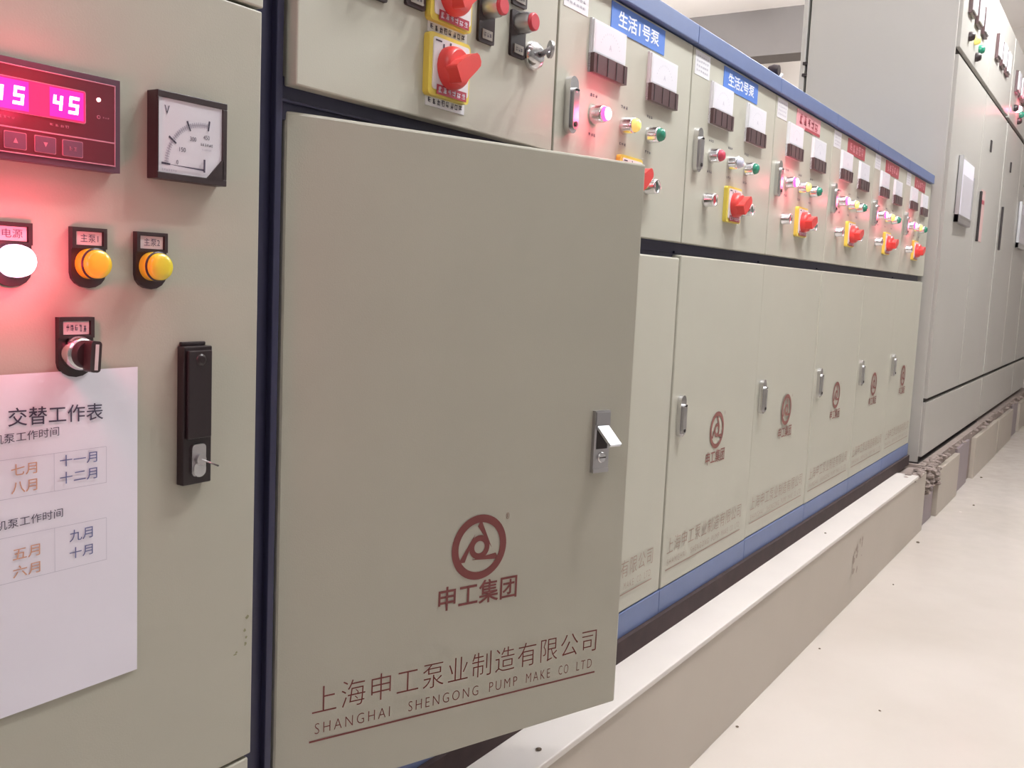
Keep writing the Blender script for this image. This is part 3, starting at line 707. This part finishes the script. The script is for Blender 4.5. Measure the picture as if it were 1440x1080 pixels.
# ------------------------------------------------------------------ tall switchgear beyond the row
YT = -0.045; TT = 2.45
T_LAB = ['tall warm grey switchgear cabinet nearest the pump row, with the clear document holder',
         'second tall grey switchgear cabinet, beyond the one with the document holder',
         'farthest tall grey switchgear cabinet at the right edge']
def tall(i, xa, xb, doors, label):
    root = thing('tall_switchgear_cabinet', label, 'cabinet', (xa, 0, ZP), 'tall switchgear cabinets')
    def P(name, mb, bevel=0, label=None, parent=None):
        for j, v in enumerate(mb.v): mb.v[j] = (v[0]-xa, v[1], v[2]-ZP)
        return obj(name, mb, parent or root, bevel=bevel, label=label)
    b = MB(); b.box(xa+.002, xb-.002, YT+.030, .575, ZP+.004, TT, m_tall)
    P('body', b)
    if i == 0:
        s_ = MB(); s_.box(xa-.014, xa+.002, YT+.012, .572, ZP+.006, TT, m_tall); P('side_panel', s_, .002)
        r_ = MB(); r_.box(xa-.012, xb, .584, .606, ZP+.006, TT, m_tall); P('rear_door', r_, .002)
        for z in (1.99, 1.94): P('hinge', MB().box(xa-.020, xa-.006, .572, .592, z-.006, z+.006, m_dark))
        P('sill', MB().box(xa-.014, xb, YT+.006, .575, ZP, ZP+.006, m_dark))
    P('front_frame', MB().box(xa+.001, xb-.001, YT+.018, YT+.030, ZP+.01, TT, m_seam))
    P('base_panel', MB().box(xa+.020, xb-.004, YT+.002, YT+.018, .290, .527, m_tall), .002)
    n = len(doors)-1
    for d in range(n):
        a, c = doors[d]+(.020 if d == 0 else .007), doors[d+1]-(.007 if d < n-1 else .016)
        dd = P('door', MB().box(a, c, YT, YT+.018, .545, 1.985, m_tall), .002)
        q = doors[d]
        if i == 0 and d == 1 or i == 1 and d == 0:
            hd = MB(); hd.box(a+.078, a+.094, YT-.012, YT, 1.27, 1.52, m_dark); P('handle', hd, .003, 'long dark handle', parent=dd)
        if not (i == 0 and d == 0):
            kq = MB(); kq.box(a+.28, a+.315, YT-.006, YT, 1.74, 1.80, m_dark); P('catch', kq, .002, parent=dd)
        ip = P('instrument_panel', MB().box(a, c, YT, YT+.018, 2.015, TT, m_tall), .002)
        for k in range(3):
            x = q+.20+.19*k; z = 2.24
            m_ = MB(); m_.box(x-.058, x+.058, YT-.014, YT, z-.060, z+.060, m_brown); m_.box(x-.050, x+.054, YT-.022, YT-.014, z-.048, z+.054, m_white)
            mo = P('panel_meter', m_, .002); dm = MB(); quad(dm, x-.046, x+.050, z-.020, z+.050, YT-.0224, m_dial); scribble(dm, x-.03, x+.03, z+.01, z+.03, YT-.0227, m_inkgrey, 4, random.Random(k)); P('dial', dm, parent=mo)
        if d == 0 or i:
            for k, (dx, dz, mm) in enumerate(((.22, 2.10, m_black), (.38, 2.12, m_ylensr), (.52, 2.11, m_green), (.44, 2.06, m_black))):
                if i == 1 and d == 0 and k == 1: mm = m_lit
                kk = MB(); kk.lathe([(.020, YT), (.020, YT-.010), (.015, YT-.022), (.008, YT-.025)], mm, 16, q+dx, dz); P('switch_knob' if mm is m_black else 'indicator_lamp', kk)
                if mm is m_lit: glow(root, 'lamp_light', (q+dx-xa, YT-.06, dz-ZP), .5)
    return root
tall(0, 4.405, 6.185, [4.405, 5.289, 6.185], T_LAB[0])
tall(1, 6.187, 7.895, [6.187, 7.046, 7.895], T_LAB[1])
tall(2, 7.897, 8.760, [7.897, 8.760], T_LAB[2])

def doc_holder(x0, x1, z0, z1, label):
    mb = MB(); y1 = YT-.0006; y0 = YT-.020
    mb.box(x0, x1, y1-.003, y1, z0, z1, m_wlens)
    mb.box(x0, x0+.006, y0, y1, z0, z1, m_steel); mb.box(x1-.006, x1, y0, y1, z0, z1-.06, m_steel); mb.box(x0, x1, y0, y1, z0, z0+.035, m_steel)
    o = obj('document_holder', mb, loc=(0, 0, 0), bevel=.001)
    for v in o.data.vertices: v.co.x -= x0; v.co.z -= z0
    o.location = (x0, 0, z0); tag(o, label, 'holder')
    p = MB(); p.box(.012, x1-x0-.012, YT-.016, YT-.006, .030, z1-z0-.012, m_paper); po = obj('paper_stack', p, loc=(x0, 0, z0))
    p2 = MB(); p2.add([(.03, y0-.001, .02), (x1-x0-.03, y0-.001, .02), (x1-x0-.03, y0-.001, z1-z0-.08), (.03, y0-.001, z1-z0-.08)], [(0, 1, 2, 3)], m_glass); obj('clear_front', p2, o)
    return po
po = doc_holder(4.66, 5.03, 1.315, 1.605, 'clear document holder fixed to the nearest tall door'); tag(po, 'white papers in the clear holder on the nearest tall door', 'paper')
po = doc_holder(7.17, 7.60, 1.33, 1.63, 'second document holder on a tall door at the right edge of the photo'); tag(po, 'white papers in the holder at the right edge', 'paper')
pk = MB(); pk.box(0, .14, -.0015, 0, 0, .26, m_pink); pk.box(.02, .12, -.0018, -.0015, .19, .21, m_redd)
tag(obj('pink_notice', pk, loc=(5.43, YT, 1.275)), 'narrow pink notice stuck on the second tall door beside its dark handle', 'paper')

# plug with a white tip on top of the blue trim
mb = MB(); mb.lathe([(.012, .012), (.015, 0), (.012, -.012)], m_black, 14, 0, .015); mb.tube([(.012, 0, .010), (.03, -.004, .006), (.045, -.004, .014)], .004, m_white)
tag(obj('cable_plug', mb, loc=(2.285, .006, ZTT)), 'small black plug with a white tip lying on the blue trim', 'plug')

# ------------------------------------------------------------------ fluorescent battens over the aisle, and two unseen added ones
for i, (x, y, z, L, Wt) in enumerate(BATTENS):
    b = thing('ceiling_batten', ['fluorescent batten on the ceiling behind the camera', 'fluorescent batten over the aisle beside the open door', 'fluorescent batten close to the tall cabinets', 'added fluorescent batten behind the cabinets to brighten the ceiling', 'short added fluorescent batten beyond the ceiling beam to brighten the end wall'][i], 'lamp', (x, y, ZC), 'fluorescent battens over the aisle')
    obj('housing', MB().box(-L/2, L/2, -.045, .045, -.20, -.15, m_batten), b, bevel=.004)
    for sx in (-.4, .4): obj('drop_rod', MB().tube([(sx, 0, -.15), (sx, 0, 0)], .006, m_steel), b)
    for sy in (-.02, .02): obj('tube', MB().tube([(-L/2+.02, sy, -.2180), (L/2-.02, sy, -.2180)], .013, m_tube, 12), b)
    for sx in (-1, 1): obj('end_cap', MB().box(sx*(L/2-.012)-.012, sx*(L/2-.012)+.012, -.04, .04, -.235, -.19, m_batten), b)
